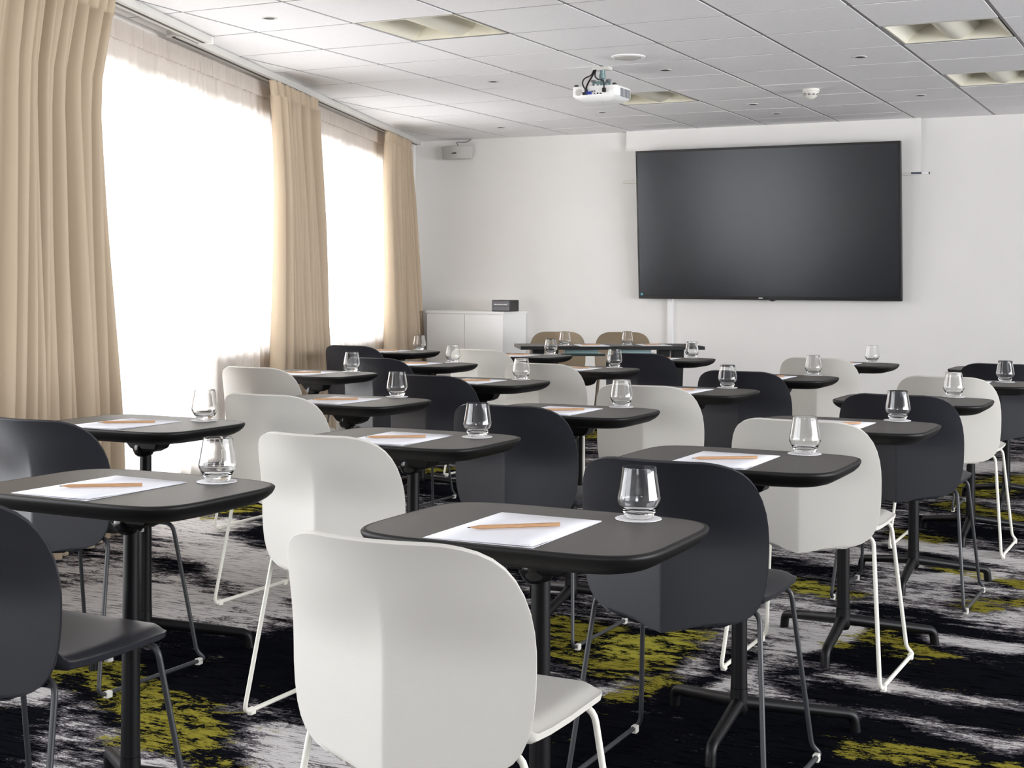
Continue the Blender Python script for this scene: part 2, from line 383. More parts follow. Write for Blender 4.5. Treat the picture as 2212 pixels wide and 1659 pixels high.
# ------------------------------------------------------------------ floor
# (kind, centre line on the floor, width): broad brush marks woven into the carpet
STROKES = [
 ('D', [(-2.96, 3.74), (-2.56, 3.55)], 0.280),
 ('D', [(-2.52, 3.14), (-2.39, 3.31)], 0.300),
 ('D', [(-2.87, 2.67), (-2.66, 2.61)], 0.220),
 ('D', [(-2.65, 2.79), (-2.66, 2.96)], 0.160),
 ('D', [(-3.90, 4.51), (-3.31, 4.10)], 0.100),
 ('D', [(-4.03, 5.23), (-3.72, 5.01)], 0.120),
 ('D', [(-2.85, 3.34), (-2.76, 3.45)], 0.200),
 ('W', [(-2.75, 2.89), (-2.63, 2.67), (-2.49, 2.48)], 0.090),
 ('W', [(-3.07, 2.85), (-2.96, 2.90)], 0.070),
 ('W', [(-2.52, 2.77), (-2.32, 2.64)], 0.060),
 ('W', [(-2.35, 3.01), (-2.15, 2.88), (-2.05, 2.85)], 0.120),
 ('W', [(-3.62, 3.93), (-3.58, 4.13), (-3.29, 3.94), (-3.03, 3.92)], 0.160),
 ('W', [(-4.51, 5.41), (-3.76, 4.75), (-3.22, 4.23)], 0.140),
 ('W', [(-3.62, 4.82), (-3.13, 4.11)], 0.080),
 ('Y', [(-3.10, 3.07), (-3.01, 3.15), (-2.78, 3.05), (-2.54, 2.96)], 0.100),
 ('Y', [(-2.44, 2.77), (-2.34, 2.78), (-2.35, 2.90)], 0.100),
 ('Y', [(-2.22, 2.69), (-2.19, 2.67)], 0.060),
 ('Y', [(-4.44, 5.68), (-4.45, 5.84)], 0.080),
 ('Y', [(-4.73, 5.52), (-4.45, 5.47)], 0.040),
 ('G', [(-4.33, 4.45), (-3.65, 3.91), (-3.66, 3.74)], 0.250),
 ('G', [(-3.36, 3.74), (-3.47, 4.38)], 0.500),
 ('Y', [(-2.05, 4.33), (-1.83, 3.94)], 0.100),
 ('Y', [(-1.85, 4.29), (-1.64, 4.17), (-1.60, 3.94), (-1.67, 3.90)], 0.110),
 ('L', [(-1.65, 4.19), (-1.58, 4.36)], 0.120),
 ('Y', [(-1.62, 4.45), (-1.60, 4.60)], 0.060),
 ('W', [(-1.55, 3.69), (-1.50, 3.88), (-1.43, 4.03)], 0.070),
 ('G', [(-1.74, 3.70), (-1.59, 3.68)], 0.200),
 ('Y', [(-1.51, 3.66), (-1.46, 3.85)], 0.060),
 ('D', [(-1.50, 3.26), (-1.36, 3.46), (-1.20, 3.38)], 0.340),
 ('D', [(-1.20, 3.38), (-0.90, 3.37)], 0.500),
 ('D', [(-0.81, 3.75), (-0.43, 3.62)], 0.300),
 ('D', [(-1.27, 4.06), (-1.07, 4.28)], 0.120),
 ('D', [(-1.08, 4.95), (-0.80, 4.81), (-0.55, 4.61)], 0.160),
 ('D', [(-0.88, 4.32), (-0.50, 4.19)], 0.200),
 ('W', [(-1.18, 3.86), (-1.01, 3.83), (-0.83, 3.81), (-0.60, 3.73), (-0.45, 3.73)], 0.050),
 ('W', [(-1.22, 4.23), (-1.05, 4.18), (-0.82, 4.08), (-0.49, 4.05)], 0.045),
 ('W', [(-1.27, 3.79), (-1.22, 4.20), (-1.17, 4.68)], 0.030),
 ('W', [(-0.79, 4.74), (-0.57, 4.73)], 0.060),
 ('Y', [(-0.82, 3.51), (-0.65, 3.54), (-0.46, 3.55)], 0.070),
 ('Y', [(-1.11, 4.54), (-1.01, 4.66), (-0.85, 4.49)], 0.090),
 ('Y', [(-1.49, 5.32), (-1.31, 5.21)], 0.100),
 ('Y', [(-1.32, 6.63), (-1.20, 6.56)], 0.120),
 ('Y', [(-1.30, 8.22), (-1.06, 8.78)], 0.220),
 ('Y', [(-1.28, 7.66), (-0.91, 7.36)], 0.100),
 ('Y', [(-1.02, 5.89), (-0.69, 5.76)], 0.070),
 ('Y', [(-0.81, 5.26), (-0.66, 5.50)], 0.060),
 ('L', [(-1.43, 5.28), (-1.33, 5.15)], 0.060),
 ('G', [(-1.66, 5.76), (-1.05, 5.67), (-0.61, 5.05)], 0.500),
 ('G', [(-1.29, 4.84), (-0.79, 5.11)], 0.300),
 ('G', [(-1.51, 4.73), (-1.28, 4.23)], 0.200),
 ('W', [(-1.28, 6.45), (-0.96, 6.25), (-0.73, 6.10)], 0.060),
 ('W', [(-1.07, 5.66), (-0.85, 5.87)], 0.060),
 ('W', [(-1.70, 9.14), (-1.16, 9.57)], 0.200),
 ('D', [(-1.62, 5.68), (-1.42, 5.67)], 0.120),
 ('D', [(-1.26, 7.02), (-1.00, 6.87)], 0.140),
 ('D', [(-1.28, 6.32), (-1.02, 6.00)], 0.060),
 ('D', [(-4.12, 6.87), (-3.85, 6.82)], 0.250),
 ('W', [(-4.22, 7.14), (-4.05, 7.12)], 0.100),
 ('Y', [(-4.43, 7.37), (-4.29, 7.65)], 0.080),
 ('Y', [(-4.52, 10.12), (-4.24, 9.71)], 0.120),
 ('Y', [(-1.62, 8.15), (-1.37, 8.18)], 0.140),
 ('W', [(-2.97, 6.24), (-2.82, 6.17)], 0.120),
 ('D', [(-2.77, 5.40), (-2.54, 5.08)], 0.150),
 ('W', [(-3.07, 5.36), (-2.74, 4.97)], 0.200),
]
def make_floor():
    x0, x1, y0, y1, st = -7.4, 5.62, -8.15, 11.4, 0.05
    nx = int(round((x1 - x0) / st)) + 1; ny = int(round((y1 - y0) / st)) + 1
    verts = []; cols = []
    segs = []
    for k, pl, wd in STROKES:
        for a, b in zip(pl, pl[1:]): segs.append((k, a, b, wd))
    for j in range(ny):
        for i in range(nx):
            x = x0 + i * st; y = y0 + j * st
            verts.append((x, y, 0.0))
            nv = nz.noise_vector(Vector((x * 2.6, y * 2.6, 0.3))); nv2 = nz.noise_vector(Vector((x * 8, y * 8, 4.3)))
            x += 0.07 * nv.x + 0.03 * nv2.x; y += 0.07 * nv.y + 0.03 * nv2.y
            val = 0.0; drk = 0.0; wht = 0.0; yel = 0.0; lime = 0.0
            for k, a, b, wd in segs:
                if abs(x - (a[0] + b[0]) / 2) > 1.2 or abs(y - (a[1] + b[1]) / 2) > 1.2: continue
                ex, ey = b[0] - a[0], b[1] - a[1]; l2 = ex * ex + ey * ey + 1e-9
                t = max(0, min(1, ((x - a[0]) * ex + (y - a[1]) * ey) / l2))
                d = math.hypot(x - a[0] - ex * t, y - a[1] - ey * t)
                r = max(wd * 1.25, 0.06)
                if d > r * 1.6: continue
                wg = 1 - smooth01(r * 0.35, r * 1.6, d)
                if k == 'D': drk = max(drk, wg)
                elif k == 'W': wht = max(wht, wg * (1.2 if wd < 0.062 else 0.9))
                elif k == 'G': val += wg * 0.08
                elif k == 'Y': yel = max(yel, wg); val -= wg * 0.15
                elif k == 'L': yel = max(yel, wg * 1.05); lime = max(lime, wg)
            val += -0.31 * drk + 0.40 * wht
            cols += [max(0, min(1, 0.5 + val)), yel * 0.56, lime, 1]
    faces = [(j * nx + i, j * nx + i + 1, (j + 1) * nx + i + 1, (j + 1) * nx + i) for j in range(ny - 1) for i in range(nx - 1)]
    me = bpy.data.meshes.new('floor'); me.from_pydata(verts, [], faces)
    ca = me.color_attributes.new('pattern', 'FLOAT_COLOR', 'POINT')
    ca.data.foreach_set('color', cols)
    me.materials.append(M['carpet'])
    o = bpy.data.objects.new('floor', me); COL.objects.link(o); o['kind'] = 'structure'
make_floor()

# ------------------------------------------------------------------ walls
def wall_box(mb, s0, s1, z0, z1, o0=0.0, o1=-0.22, mi=0):
    ps = [wp(s0, o0, z0), wp(s1, o0, z0), wp(s1, o1, z0), wp(s0, o1, z0), wp(s0, o0, z1), wp(s1, o0, z1), wp(s1, o1, z1), wp(s0, o1, z1)]
    mb.add(ps, [(0, 3, 2, 1), (4, 5, 6, 7), (0, 1, 5, 4), (1, 2, 6, 5), (2, 3, 7, 6), (3, 0, 4, 7)], mi)
W1 = (4.03, 5.12, 0.74, 2.21)     # casement next to the middle drape
W1D = (5.12, 7.0, 0.14, 2.21)     # glazed door beside it
W2 = (1.12, 3.35, 0.70, 2.21)
W3 = (8.7, 12.9, 0.14, 2.21)  # out of view, added to light the foreground
mb = MB()
H = CEIL + 0.12
for a, b, z0, z1 in ((-0.12, W2[0], 0, H), (W2[1], W1[0], 0, H), (W1D[1], W3[0], 0, H), (W3[1], 20.4, 0, H),
                     (W2[0], W2[1], 0, W2[2]), (W2[0], W2[1], W2[3], H), (W1[0], W1[1], 0, W1[2]), (W1[0], W1D[1], W1[3], H),
                     (W1D[0], W1D[1], 0, W1D[2]), (W3[0], W3[1], 0, W3[2]), (W3[0], W3[1], W3[3], H)):
    wall_box(mb, a, b, z0, z1)
mb.build('wall_left', M['wall'], kind='structure')
MB().box((-7.3, WALL_Y, 0), (5.7, WALL_Y + 0.2, H)).build('wall_back', M['wall'], kind='structure')
mb = MB()
for a, b in (((5.5, -8.1, 0), (5.7, .6, H)), ((5.5, 8.6, 0), (5.7, WALL_Y + .1, H)), ((5.5, .6, 0), (5.7, 8.6, .45)), ((5.5, .6, 2.3), (5.7, 8.6, H))): mb.box(a, b)
mb.build('wall_right', M['wall'], kind='structure')
fr = MB()
for y in (.6, 2.6, 4.6, 6.6, 8.54): fr.box((5.57, y, .45), (5.63, y + .06, 2.3))
for z in (.45, 2.24): fr.box((5.57, .66, z), (5.63, 8.54, z + .06))
fr = fr.build('added_window_5', M['white'], kind='structure')  # unseen window, added as the opening for the side fill lamp
for y in (.66, 2.66, 4.66, 6.66): MB().box((5.598, y, .51), (5.602, y + (1.94 if y < 6 else 1.88), 2.24)).build('pane', M['pane'], fr)
mb = MB()
for a, b in (((-1.1, -8.2, 0), (-0.4, -8.0, H)), ((2.1, -8.2, 0), (5.6, -8.0, H)), ((-0.4, -8.2, 0), (2.1, -8.0, .3)), ((-0.4, -8.2, 2.3), (2.1, -8.0, H))): mb.box(a, b)
mb.build('wall_rear', M['wall'], kind='structure')

def window(name, parts):
    fr = MB()
    t = 0.055
    for s0, s1, z0, z1 in parts:
        for a, b, c, d in ((s0, s0 + t, z0, z1), (s1 - t, s1, z0, z1), (s0 + t, s1 - t, z0, z0 + t), (s0 + t, s1 - t, z1 - t, z1)):
            wall_box(fr, a, b, c, d, -0.10, -0.16)
    o = fr.build(name, M['white'], kind='structure')
    for s0, s1, z0, z1 in parts:
        p = MB(); wall_box(p, s0 + t, s1 - t, z0 + t, z1 - t, -0.126, -0.132)
        p.build('pane', M['pane'], o)
    return o
window('window_1', [W1])
window('window_2', [(W2[0], 2.32, W2[2], W2[3]), (2.32, W2[1], W2[2], W2[3])])
window('door_1', [(W1D[0], 6.06, W1D[2], W1D[3]), (6.06, W1D[1], W1D[2], W1D[3])])
fr = MB()
for x in (-0.4, 0.82, 2.04): fr.box((x, -8.13, .3), (x + .06, -8.07, 2.3))
for z in (.3, 2.24): fr.box((-0.34, -8.13, z), (2.04, -8.07, z + .06))
fr = fr.build('added_window_4', M['white'], kind='structure')  # unseen window, added as the opening for the rear fill lamp
for x in (-0.34, 0.88): MB().box((x, -8.102, .36), (x + 1.16, -8.098, 2.24)).build('pane', M['pane'], fr)
window('added_window_3', [(8.7, 10.8, W3[2], W3[3]), (10.8, 12.9, W3[2], W3[3])])
# corner moulding and the cable duct below the display
MB().box((-6.855, WALL_Y - 0.03, 0), (-6.79, WALL_Y, CEIL - 0.002)).build('trim_1', M['wall'], bevel=0.008, kind='structure')
MB().box((-4.262, WALL_Y - 0.032, 0), (-4.214, WALL_Y, 1.25)).build('trim_2', M['white'], bevel=0.003, kind='structure')

# ------------------------------------------------------------------ ceiling
GX0, GY1 = -4.591, 10.791        # one runner, one cross joint
LIGHTS = [(-3.691, 6.291), (-1.291, 7.491), (-1.291, 9.291), (-3.691, 9.291)]
def make_ceiling():
    rng = random.Random(3)
    mb = MB()
    holes = {(round((x - GX0) / 0.6 - 0.5), round((GY1 - y) / 0.6 - 0.5)) for x, y in LIGHTS}
    for i in range(-5, 17):
        for j in range(-2, 32):
            if (i, j) in holes: continue
            x0 = GX0 + 0.6 * i; y1 = GY1 - 0.6 * j
            g = 0.011; h = 0.008
            dz = [rng.uniform(-0.0022, 0.0) for _ in range(4)]
            a, b, c, d = x0 + g, x0 + 0.6 - g, y1 - 0.6 + h, y1 - h
            z = CEIL
            vs = [(a, c, z + dz[0]), (b, c, z + dz[1]), (b, d, z + dz[2]), (a, d, z + dz[3])] + [(a, c, z + 0.02), (b, c, z + 0.02), (b, d, z + 0.02), (a, d, z + 0.02)]
            mb.add(vs, [(0, 3, 2, 1), (4, 5, 6, 7), (0, 1, 5, 4), (1, 2, 6, 5), (2, 3, 7, 6), (3, 0, 4, 7)], 0)
    for i in range(-5, 18):
        x = GX0 + 0.6 * i
        mb.box((x - 0.0055, -8.1, CEIL + 0.0012), (x + 0.0115, WALL_Y + 0.1, CEIL + 0.012), 1)
        mb.box((x - 0.0115, -8.1, CEIL + 0.0060), (x - 0.0055, WALL_Y + 0.1, CEIL + 0.012), 2)
    for j in range(-2, 33):
        y = GY1 - 0.6 * j
        for i in range(-5, 17):
            x = GX0 + 0.6 * i
            mb.box((x + 0.0115, y - 0.0085, CEIL + 0.0008), (x + 0.589, y + 0.0085, CEIL + 0.012), 3)
    # closed void above
    z = CEIL + 0.11
    mb.add([(-7.4, -8.1, z), (5.7, -8.1, z), (5.7, WALL_Y + 0.1, z), (-7.4, WALL_Y + 0.1, z)], [(0, 1, 2, 3)], 2)
    me = bpy.data.meshes.new('ceiling'); me.from_pydata(mb.v, [], mb.f)
    for k in ('tile', 'tbar', 'void', 'joint'): me.materials.append(M[k])
    me.polygons.foreach_set('material_index', mb.mi)
    bm = bmesh.new(); bm.from_mesh(me)
    p = wp(0, -0.002)
    bmesh.ops.bisect_plane(bm, geom=bm.verts[:] + bm.edges[:] + bm.faces[:], plane_co=p, plane_no=(-NX, -NY, 0), clear_outer=True)
    bmesh.ops.bisect_plane(bm, geom=bm.verts[:] + bm.edges[:] + bm.faces[:], plane_co=(0, WALL_Y + 0.002, 0), plane_no=(0, 1, 0), clear_outer=True)
    bm.to_mesh(me); bm.free()
    o = bpy.data.objects.new('ceiling', me); COL.objects.link(o); o['kind'] = 'structure'
make_ceiling()

# recessed light fittings
def make_troffer():
    t = thing('ceiling_light', '', 'ceiling light')
    a = 0.278; hh = 0.095
    fr = MB()
    for s in (-1, 1):
        fr.box((s * a - 0.006, -a - 0.006, 0.0), (s * a + 0.006, a + 0.006, hh))
        fr.box((-a, s * a - 0.006, 0.0), (a, s * a + 0.006, hh))
    fr.build('housing', M['reflector'], t)
    prof = []
    for k in range(13):                                   # left arch
        u = k / 12; prof.append((-a + 0.006 + (a - 0.12) * u, hh * math.sin(u * PI / 2) ** 0.8))
    for k in range(1, 24):                                # hanging centre lobe
        u = k / 24; prof.append((-0.126 + 0.252 * u, hh - (hh - 0.004) * math.sin(u * PI) ** 0.85))
    for k in range(13):
        u = 1 - k / 12; prof.append((a - 0.006 - (a - 0.12) * u, hh * math.sin(u * PI / 2) ** 0.8))
    r = MB(); n = len(prof)
    r.add([(x, -a, z) for x, z in prof] + [(x, a, z) for x, z in prof], [(i, i + 1, n + i + 1, n + i) for i in range(n - 1)])
    r.build('reflector', M['reflector'], t, smooth=40)
    return t
troffer = make_troffer()
for i, ((x, y), lab) in enumerate(zip(LIGHTS, (
        'recessed cream light fitting left of the projector, nearest the camera',
        'larger-looking recessed light fitting at the upper right, nearer of the right pair',
        'recessed light fitting at the right edge, behind the nearer right one',
        'recessed light fitting half hidden directly behind the projector'))):
    place(troffer, i > 0, (x, y, CEIL + 0.001), 0, lab, 'ceiling light', 'recessed ceiling lights')

def make_spot():
    t = thing('recessed_spotlight', '', 'spotlight')
    MB().lathe([(0.026, 0.004), (0.030, -0.003), (0.038, -0.004), (0.041, 0.0), (0.041, 0.003)], 28).build('ring', M['alu'], t, smooth=40)
    MB().lathe([(0.0255, -0.0035), (0.022, -0.002), (0.012, -0.0012)], 28).build('lamp_eye', M['dark_hole'], t, smooth=40)
    return t
spot = make_spot()
SPOTS = [(-4.291, 5.691, 'small dark ceiling spotlight nearest the sheer curtains, left of the front light fitting'),
         (-4.291, 8.091, 'small ceiling spotlight midway between the front-left light fitting and the speaker corner'),
         (-5.491, 10.491, 'small pale ceiling spotlight nearest the wall speaker in the far corner'),
         (-3.091, 5.691, 'ceiling spotlight cut by the top edge of the photo, right of front-left light'),
         (-3.091, 8.091, 'small ceiling spotlight just right of the projector mount'),
         (-4.291, 9.891, 'small ceiling spotlight just below the hanging projector body'),
         (-3.091, 9.891, 'small ceiling spotlight left of the smoke detector'),
         (-3.091, 10.491, 'pale ceiling spotlight nearest the top edge of the display'),
         (-1.891, 8.091, 'small ceiling spotlight right of centre, left of the two right light fittings'),
         (-1.891, 9.891, 'small ceiling spotlight between smoke detector and right-edge light fitting')]
for i, (x, y, lab) in enumerate(SPOTS):
    place(spot, i > 0, (x, y, CEIL - 0.001), 0, lab, 'spotlight', 'ceiling spotlights')

t = thing('ceiling_speaker', 'round white flush speaker in the ceiling just behind the projector mount', 'speaker', (-3.11, 7.54, CEIL - 0.001))
MB().lathe([(0.098, 0.002), (0.100, -0.004), (0.090, -0.010), (0.080, -0.009), (0.078, -0.004)], 44).build('rim', M['white'], t, smooth=50)
MB().lathe([(0.0775, -0.005), (0.06, -0.013), (0.03, -0.017), (0.004, -0.018)], 44).build('grille', M['grille'], t, smooth=50)

t = thing('smoke_detector', 'cream dome smoke detector on the ceiling above the display', 'smoke detector', (-2.50, 9.29, CEIL - 0.001))
MB().lathe([(0.056, 0.002), (0.057, -0.016), (0.052, -0.020)], 32).build('base', M['offwhite'], t, smooth=40)
MB().lathe([(0.053, -0.020), (0.052, -0.034), (0.044, -0.046), (0.026, -0.062), (0.012, -0.070), (0.003, -0.071)], 32).build('dome', M['offwhite'], t, smooth=40)
v = MB()
for k in range(10):
    a = 2 * PI * k / 10
    mt = Matrix.Rotation(a, 4, 'Z')
    v.box((-0.010, -0.0535, -0.036), (0.010, -0.0500, -0.032), 0, mt)
    v.box((-0.009, -0.0490, -0.044), (0.009, -0.0450, -0.040), 0, mt)
v.build('vent_slots', M['dark_hole'], t)

# ------------------------------------------------------------------ curtains
def curtain_mesh(s_left, s_right, off, z0, z1, pitch, amp, head, rng, sharp=0.75, cols=9, header_amp=None, jitter=0.35, soft=0.5):
    """s_left/s_right: functions of z giving the sheet's two edges; pleats run the full height"""
    sl, sr = s_left(1.0), s_right(1.0)
    n = max(3, int(round(abs(sl - sr) / pitch)))
    wd = [1 + rng.uniform(-jitter, jitter) for _ in range(n)]; tot = sum(wd)
    am = [1 + rng.uniform(-jitter, jitter) for _ in range(n)]
    ph = [rng.uniform(0, 6.28) for _ in range(n)]
    lean = [rng.uniform(-0.35, 0.35) for _ in range(n)]
    us = []; acc = 0
    for k in range(n):
        for c in range(cols):
            us.append((acc + wd[k] * c / cols) / tot); 
        acc += wd[k]
    us.append(1.0)
    zs = [z0 + (z1 - head - z0) * (i / 15) for i in range(16)] + ([z1 - head + 0.004, z1 - head * 0.66, z1 - head * 0.33, z1] if head else [z1])
    rows = []
    for z in zs:
        row = []
        top = z > z1 - head + 0.001 if head else False
        grow = 0.72 + 0.5 * (1 - smooth01(z0, z1, z))
        for q, u in enumerate(us):
            k = min(n - 1, q // cols); c = (q - k * cols) / cols
            lobe = math.sin(PI * c) ** sharp
            sk = lean[k] * math.sin(PI * c) * 0.5 / n
            d = am[k] * amp * grow * (lobe - 0.5) + amp * 0.35 * math.sin(ph[k] + z * 1.3) * soft
            if top:
                f = min(1.0, (z - (z1 - head)) / 0.01)
                ha = header_amp if header_amp is not None else amp * 0.45
                d = am[k] * ha * (lobe - 0.5)
                sk *= 0.3
            elif head and z > z1 - head - 0.12:
                pass
            s = s_left(z) + (s_right(z) - s_left(z)) * (u + sk)
            row.append(wp(s, off(z) + d, z))
        rows.append(row)
    nU = len(us)
    mb = MB()
    mb.add([p for r in rows for p in r], [(i * nU + j, i * nU + j + 1, (i + 1) * nU + j + 1, (i + 1) * nU + j) for i in range(len(rows) - 1) for j in range(nU - 1)])
    return mb
def const(v): return lambda z: v
def tab(*pairs):
    return lambda z: interp(pairs, z)
def drape(name, label, cat, group, s_left, s_right, off, pitch, amp, seed, z1, head, matname, thick=0.0, **kw):
    rng = random.Random(seed)
    mb = curtain_mesh(s_left, s_right, off, 0.012, z1, pitch, amp, head, rng, **kw)
    o = mb.build(name, M[matname], smooth=180)
    if thick:
        md = o.modifiers.new('cloth', 'SOLIDIFY'); md.thickness = thick; md.offset = 0
    return tag(o, label, cat, group)
drape('drape', 'wide tan pleated drape at the left edge, nearest the camera', 'curtain', 'tan drapes',
      tab((0, 8.6), (2.4, 8.3)), tab((0, 6.78), (0.54, 6.80), (1.38, 6.90), (2.0, 6.95), (2.25, 6.86), (2.42, 6.80)), const(0.205), 0.080, 0.108, 11, 2.44, 0.085, 'drape', 0.002, sharp=0.6, header_amp=0.05)
drape('drape', 'tan pleated drape hanging between the two sheer curtains', 'curtain', 'tan drapes',
      tab((0, 4.41), (0.7, 4.37), (1.78, 4.35), (2.3, 4.41), (2.42, 4.47)), tab((0, 3.09), (0.66, 3.20), (1.52, 3.32), (2.17, 3.47), (2.42, 3.50)), const(0.165), 0.078, 0.100, 12, 2.42, 0.09, 'drape', 0.002, sharp=0.6, header_amp=0.045)
drape('drape', 'narrow tan pleated drape nearest the far corner', 'curtain', 'tan drapes',
      tab((0, 1.39), (0.81, 1.45), (1.97, 1.58), (2.25, 1.55), (2.42, 1.53)), tab((0, 0.31), (0.61, 0.41), (1.84, 0.59), (2.2, 0.70), (2.42, 0.73)), const(0.165), 0.085, 0.100, 13, 2.42, 0.09, 'drape', 0.002, sharp=0.6, header_amp=0.045)
drape('sheer_curtain', 'long white sheer curtain glowing between left-edge and middle drapes', 'curtain', 'white sheer curtains',
      const(7.1), tab((0, 3.9), (0.7, 3.95), (1.5, 4.0), (2.4, 4.02)), const(0.042), 0.11, 0.022, 21, 2.425, 0, 'sheer', sharp=1.0, jitter=0.5, soft=0.6)
drape('sheer_curtain', 'shorter white sheer curtain between the middle and far drapes', 'curtain', 'white sheer curtains',
      const(3.6), const(1.08), const(0.042), 0.11, 0.022, 22, 2.425, 0, 'sheer', sharp=1.0, jitter=0.5, soft=0.6)
sheers = [o for o in COL.objects if o.name.startswith('sheer_curtain')]
for o, sl, sr, sd in ((sheers[0], 7.1, 4.02, 31), (sheers[1], 3.6, 1.08, 32)):
    # gathered heading tape
    mb = curtain_mesh(const(sl), const(sr), const(0.058), 2.335, 2.43, 0.030, 0.014, 0, random.Random(sd), sharp=1.2, cols=5, jitter=0.6, soft=0.2)
    mb.build('heading_tape', M['sheer'], o, smooth=180)
# rails
def rail(label, s0, s1, off, wdt, z0, z1):
    t = thing('curtain_rail', label, 'curtain rail', wp((s0 + s1) / 2, off, z0), 0, 'white curtain rails')
    base = wp((s0 + s1) / 2, off, z0)
    def seg(name, a, b, o0, o1, za, zb, m, bev=0.0):
        q = MB(); wall_box(q, a, b, za, zb, o0, o1)
        q.v = [tuple(Vector(p) - base) for p in q.v]
        return q.build(name, m, t, bevel=bev)
    seg('track', s0 + 0.02, s1, off + wdt / 2, off - wdt / 2, z0, z1, M['alu'], 0.003)
    seg('slot', s0 + 0.03, s1, off + wdt * 0.12, off - wdt * 0.12, z0 - 0.001, z0 + 0.004, M['dark_hole'])
    seg('end_cap', s0, s0 + 0.02, off + wdt / 2 + 0.002, off - wdt / 2 - 0.002, z0 - 0.003, z1, M['white'], 0.002)
    return t
rail('white rail on the ceiling carrying the left-edge drape', 5.62, 9.4, 0.19, 0.075, CEIL - 0.040, CEIL - 0.001)
t = rail('white rail running along the window wall to the far corner', 0.10, 5.85, 0.10, 0.085, CEIL - 0.042, CEIL - 0.001)

# ------------------------------------------------------------------ display, screen, cables on the back wall
def tv():
    cx, w2, h = -3.385, 1.115, 1.262
    tilt = math.radians(4.3)
    o = thing('wall_display', 'huge black wall-mounted display tilted slightly downward on the back wall', 'television', (cx, WALL_Y - 0.075, 1.04))
    R = Matrix.Rotation(tilt, 4, 'X')
    MB().box((-w2, -0.02, 0), (w2, 0.025, h), 0, R).build('casing', M['bezel'], o, bevel=0.004)
    MB().box((-w2 + 0.018, -0.0215, 0.028), (w2 - 0.018, -0.0195, h - 0.02), 0, R).build('screen_panel', M['screen'], o)
    MB().box((-0.05, -0.023, 0.011), (-0.015, -0.019, 0.019), 0, R).build('maker_mark', M['white'], o)
    MB().box((-w2 + 0.022, -0.0222, 0.030), (-w2 + 0.040, -0.0212, 0.048), 0, R).build('corner_sticker', M['cyan_dot'], o)
    k = MB(); k.lathe([(0.012, -0.012), (0.026, -0.006), (0.034, 0.003)], 20, (0.06, 0.0, 0)); k.v = [tuple(R @ Vector(p)) for p in k.v]
    k.build('sensor_nub', M['bezel'], o, smooth=40)
    MB().box((-0.35, 0.0, 0.3), (0.35, 0.074, 0.8)).build('wall_bracket', M['bezel'], o)
tv()
t = thing('projection_screen', 'partly lowered white projection screen behind the display', 'projection screen', (-3.39, WALL_Y - 0.045, 2.05))
MB().box((-1.252, -0.0015, 0.0), (1.252, 0.0015, CEIL - 2.05 - 0.001)).build('screen_cloth', M['wall'], t)
bar = MB().box((-1.285, -0.014, -0.014), (1.25, 0.014, 0.010)).build('bottom_bar', M['offwhite'], t, bevel=0.004)
MB().box((1.25, -0.013, -0.012), (1.312, 0.013, 0.010)).build('bar_end', M['white'], bar, bevel=0.003)
MB().box((1.178, -0.0158, -0.006), (1.258, -0.0128, 0.006)).build('bar_label', M['blue_label'], bar)
ep = MB().lathe([(0.010, 0), (0.010, 0.006)], 14).build('end_plug', M['dark_hole'], bar)
ep.rotation_euler = (0, PI / 2, 0); ep.location = (1.312, 0, -0.001)

# wall speaker
t = thing('wall_speaker', 'pale grey wedge speaker on the back wall under the ceiling corner', 'speaker', (-6.30, WALL_Y - 0.005, 2.30))
prof = []
for k in range(13):
    u = -1 + k / 6
    prof.append((0.165 * u, -0.085 - 0.055 * (1 - u * u)))
rs = []
for z, sc in ((0.0, 0.93), (0.006, 0.96), (0.112, 1.0), (0.118, 0.97)):
    rs.append([(x * sc, y * sc, z) for x, y in prof] + [(0.12 * sc, -0.03, z), (-0.12 * sc, -0.03, z)])
MB().rings(rs).build('body', M['grille'], t, smooth=35)
MB().box((-0.03, -0.035, 0.04), (0.03, 0.004, 0.08)).build('bracket', M['alu'], t, bevel=0.004)
MB().box((-0.022, -0.1425, 0.045), (0.022, -0.1395, 0.055)).build('maker_badge', M['dark_hole'], t)
MB().tube(fillet([(0.0, -0.05, 0.118), (-0.03, -0.045, 0.155), (-0.02, -0.03, 0.162), (0.06, -0.02, 0.155), (0.105, -0.012, 0.184)], 0.03), 0.0028, 8).build('wire', M['brown_cable'], t, smooth=60)

# ------------------------------------------------------------------ cabinet and the box on it
CY = WALL_Y - 0.45
t = thing('cabinet', 'low white two-door cabinet standing in the far left corner', 'cabinet', (-6.01, CY + 0.22, 0))
MB().box((-0.385, -0.205, 0.0), (0.385, 0.225, 0.893)).build('body', M['white'], t)
MB().box((-0.395, -0.228, 0.893), (0.395, 0.228, 0.915)).build('top', M['white'], t, bevel=0.002)
for s in (-1, 1):
    a, b = (-0.384, -0.002) if s < 0 else (0.002, 0.384)
    MB().box((a, -0.224, 0.03), (b, -0.205, 0.884)).build('door', M['white'], t, bevel=0.0015)
t = thing('storage_box', 'small black box with grey printed front on top of the white cabinet', 'box', (-5.667, WALL_Y - 0.33, 0.9155))
MB().box((-0.092, -0.085, 0.0), (0.092, 0.085, 0.101)).build('shell', M['box_body'], t, bevel=0.008, seg=3)
up = MB().box((-0.084, -0.0875, 0.046), (0.084, -0.0845, 0.083)).build('upper_panel', M['box_face'], t)
MB().box((-0.084, -0.0875, 0.086), (0.084, -0.0845, 0.093)).build('upper_strip', M['box_face'], t)
MB().box((-0.084, -0.0875, 0.008), (0.084, -0.0845, 0.043)).build('lower_panel', M['box_face'], t)
q = MB(); x = -0.066; rng = random.Random(5)
while x < 0.062:
    wch = rng.uniform(0.0025, 0.006); hh = rng.choice((0.005, 0.006, 0.0085))
    q.box((x, -0.0884, 0.058), (x + wch, -0.0874, 0.058 + hh)); x += wch + 0.0012
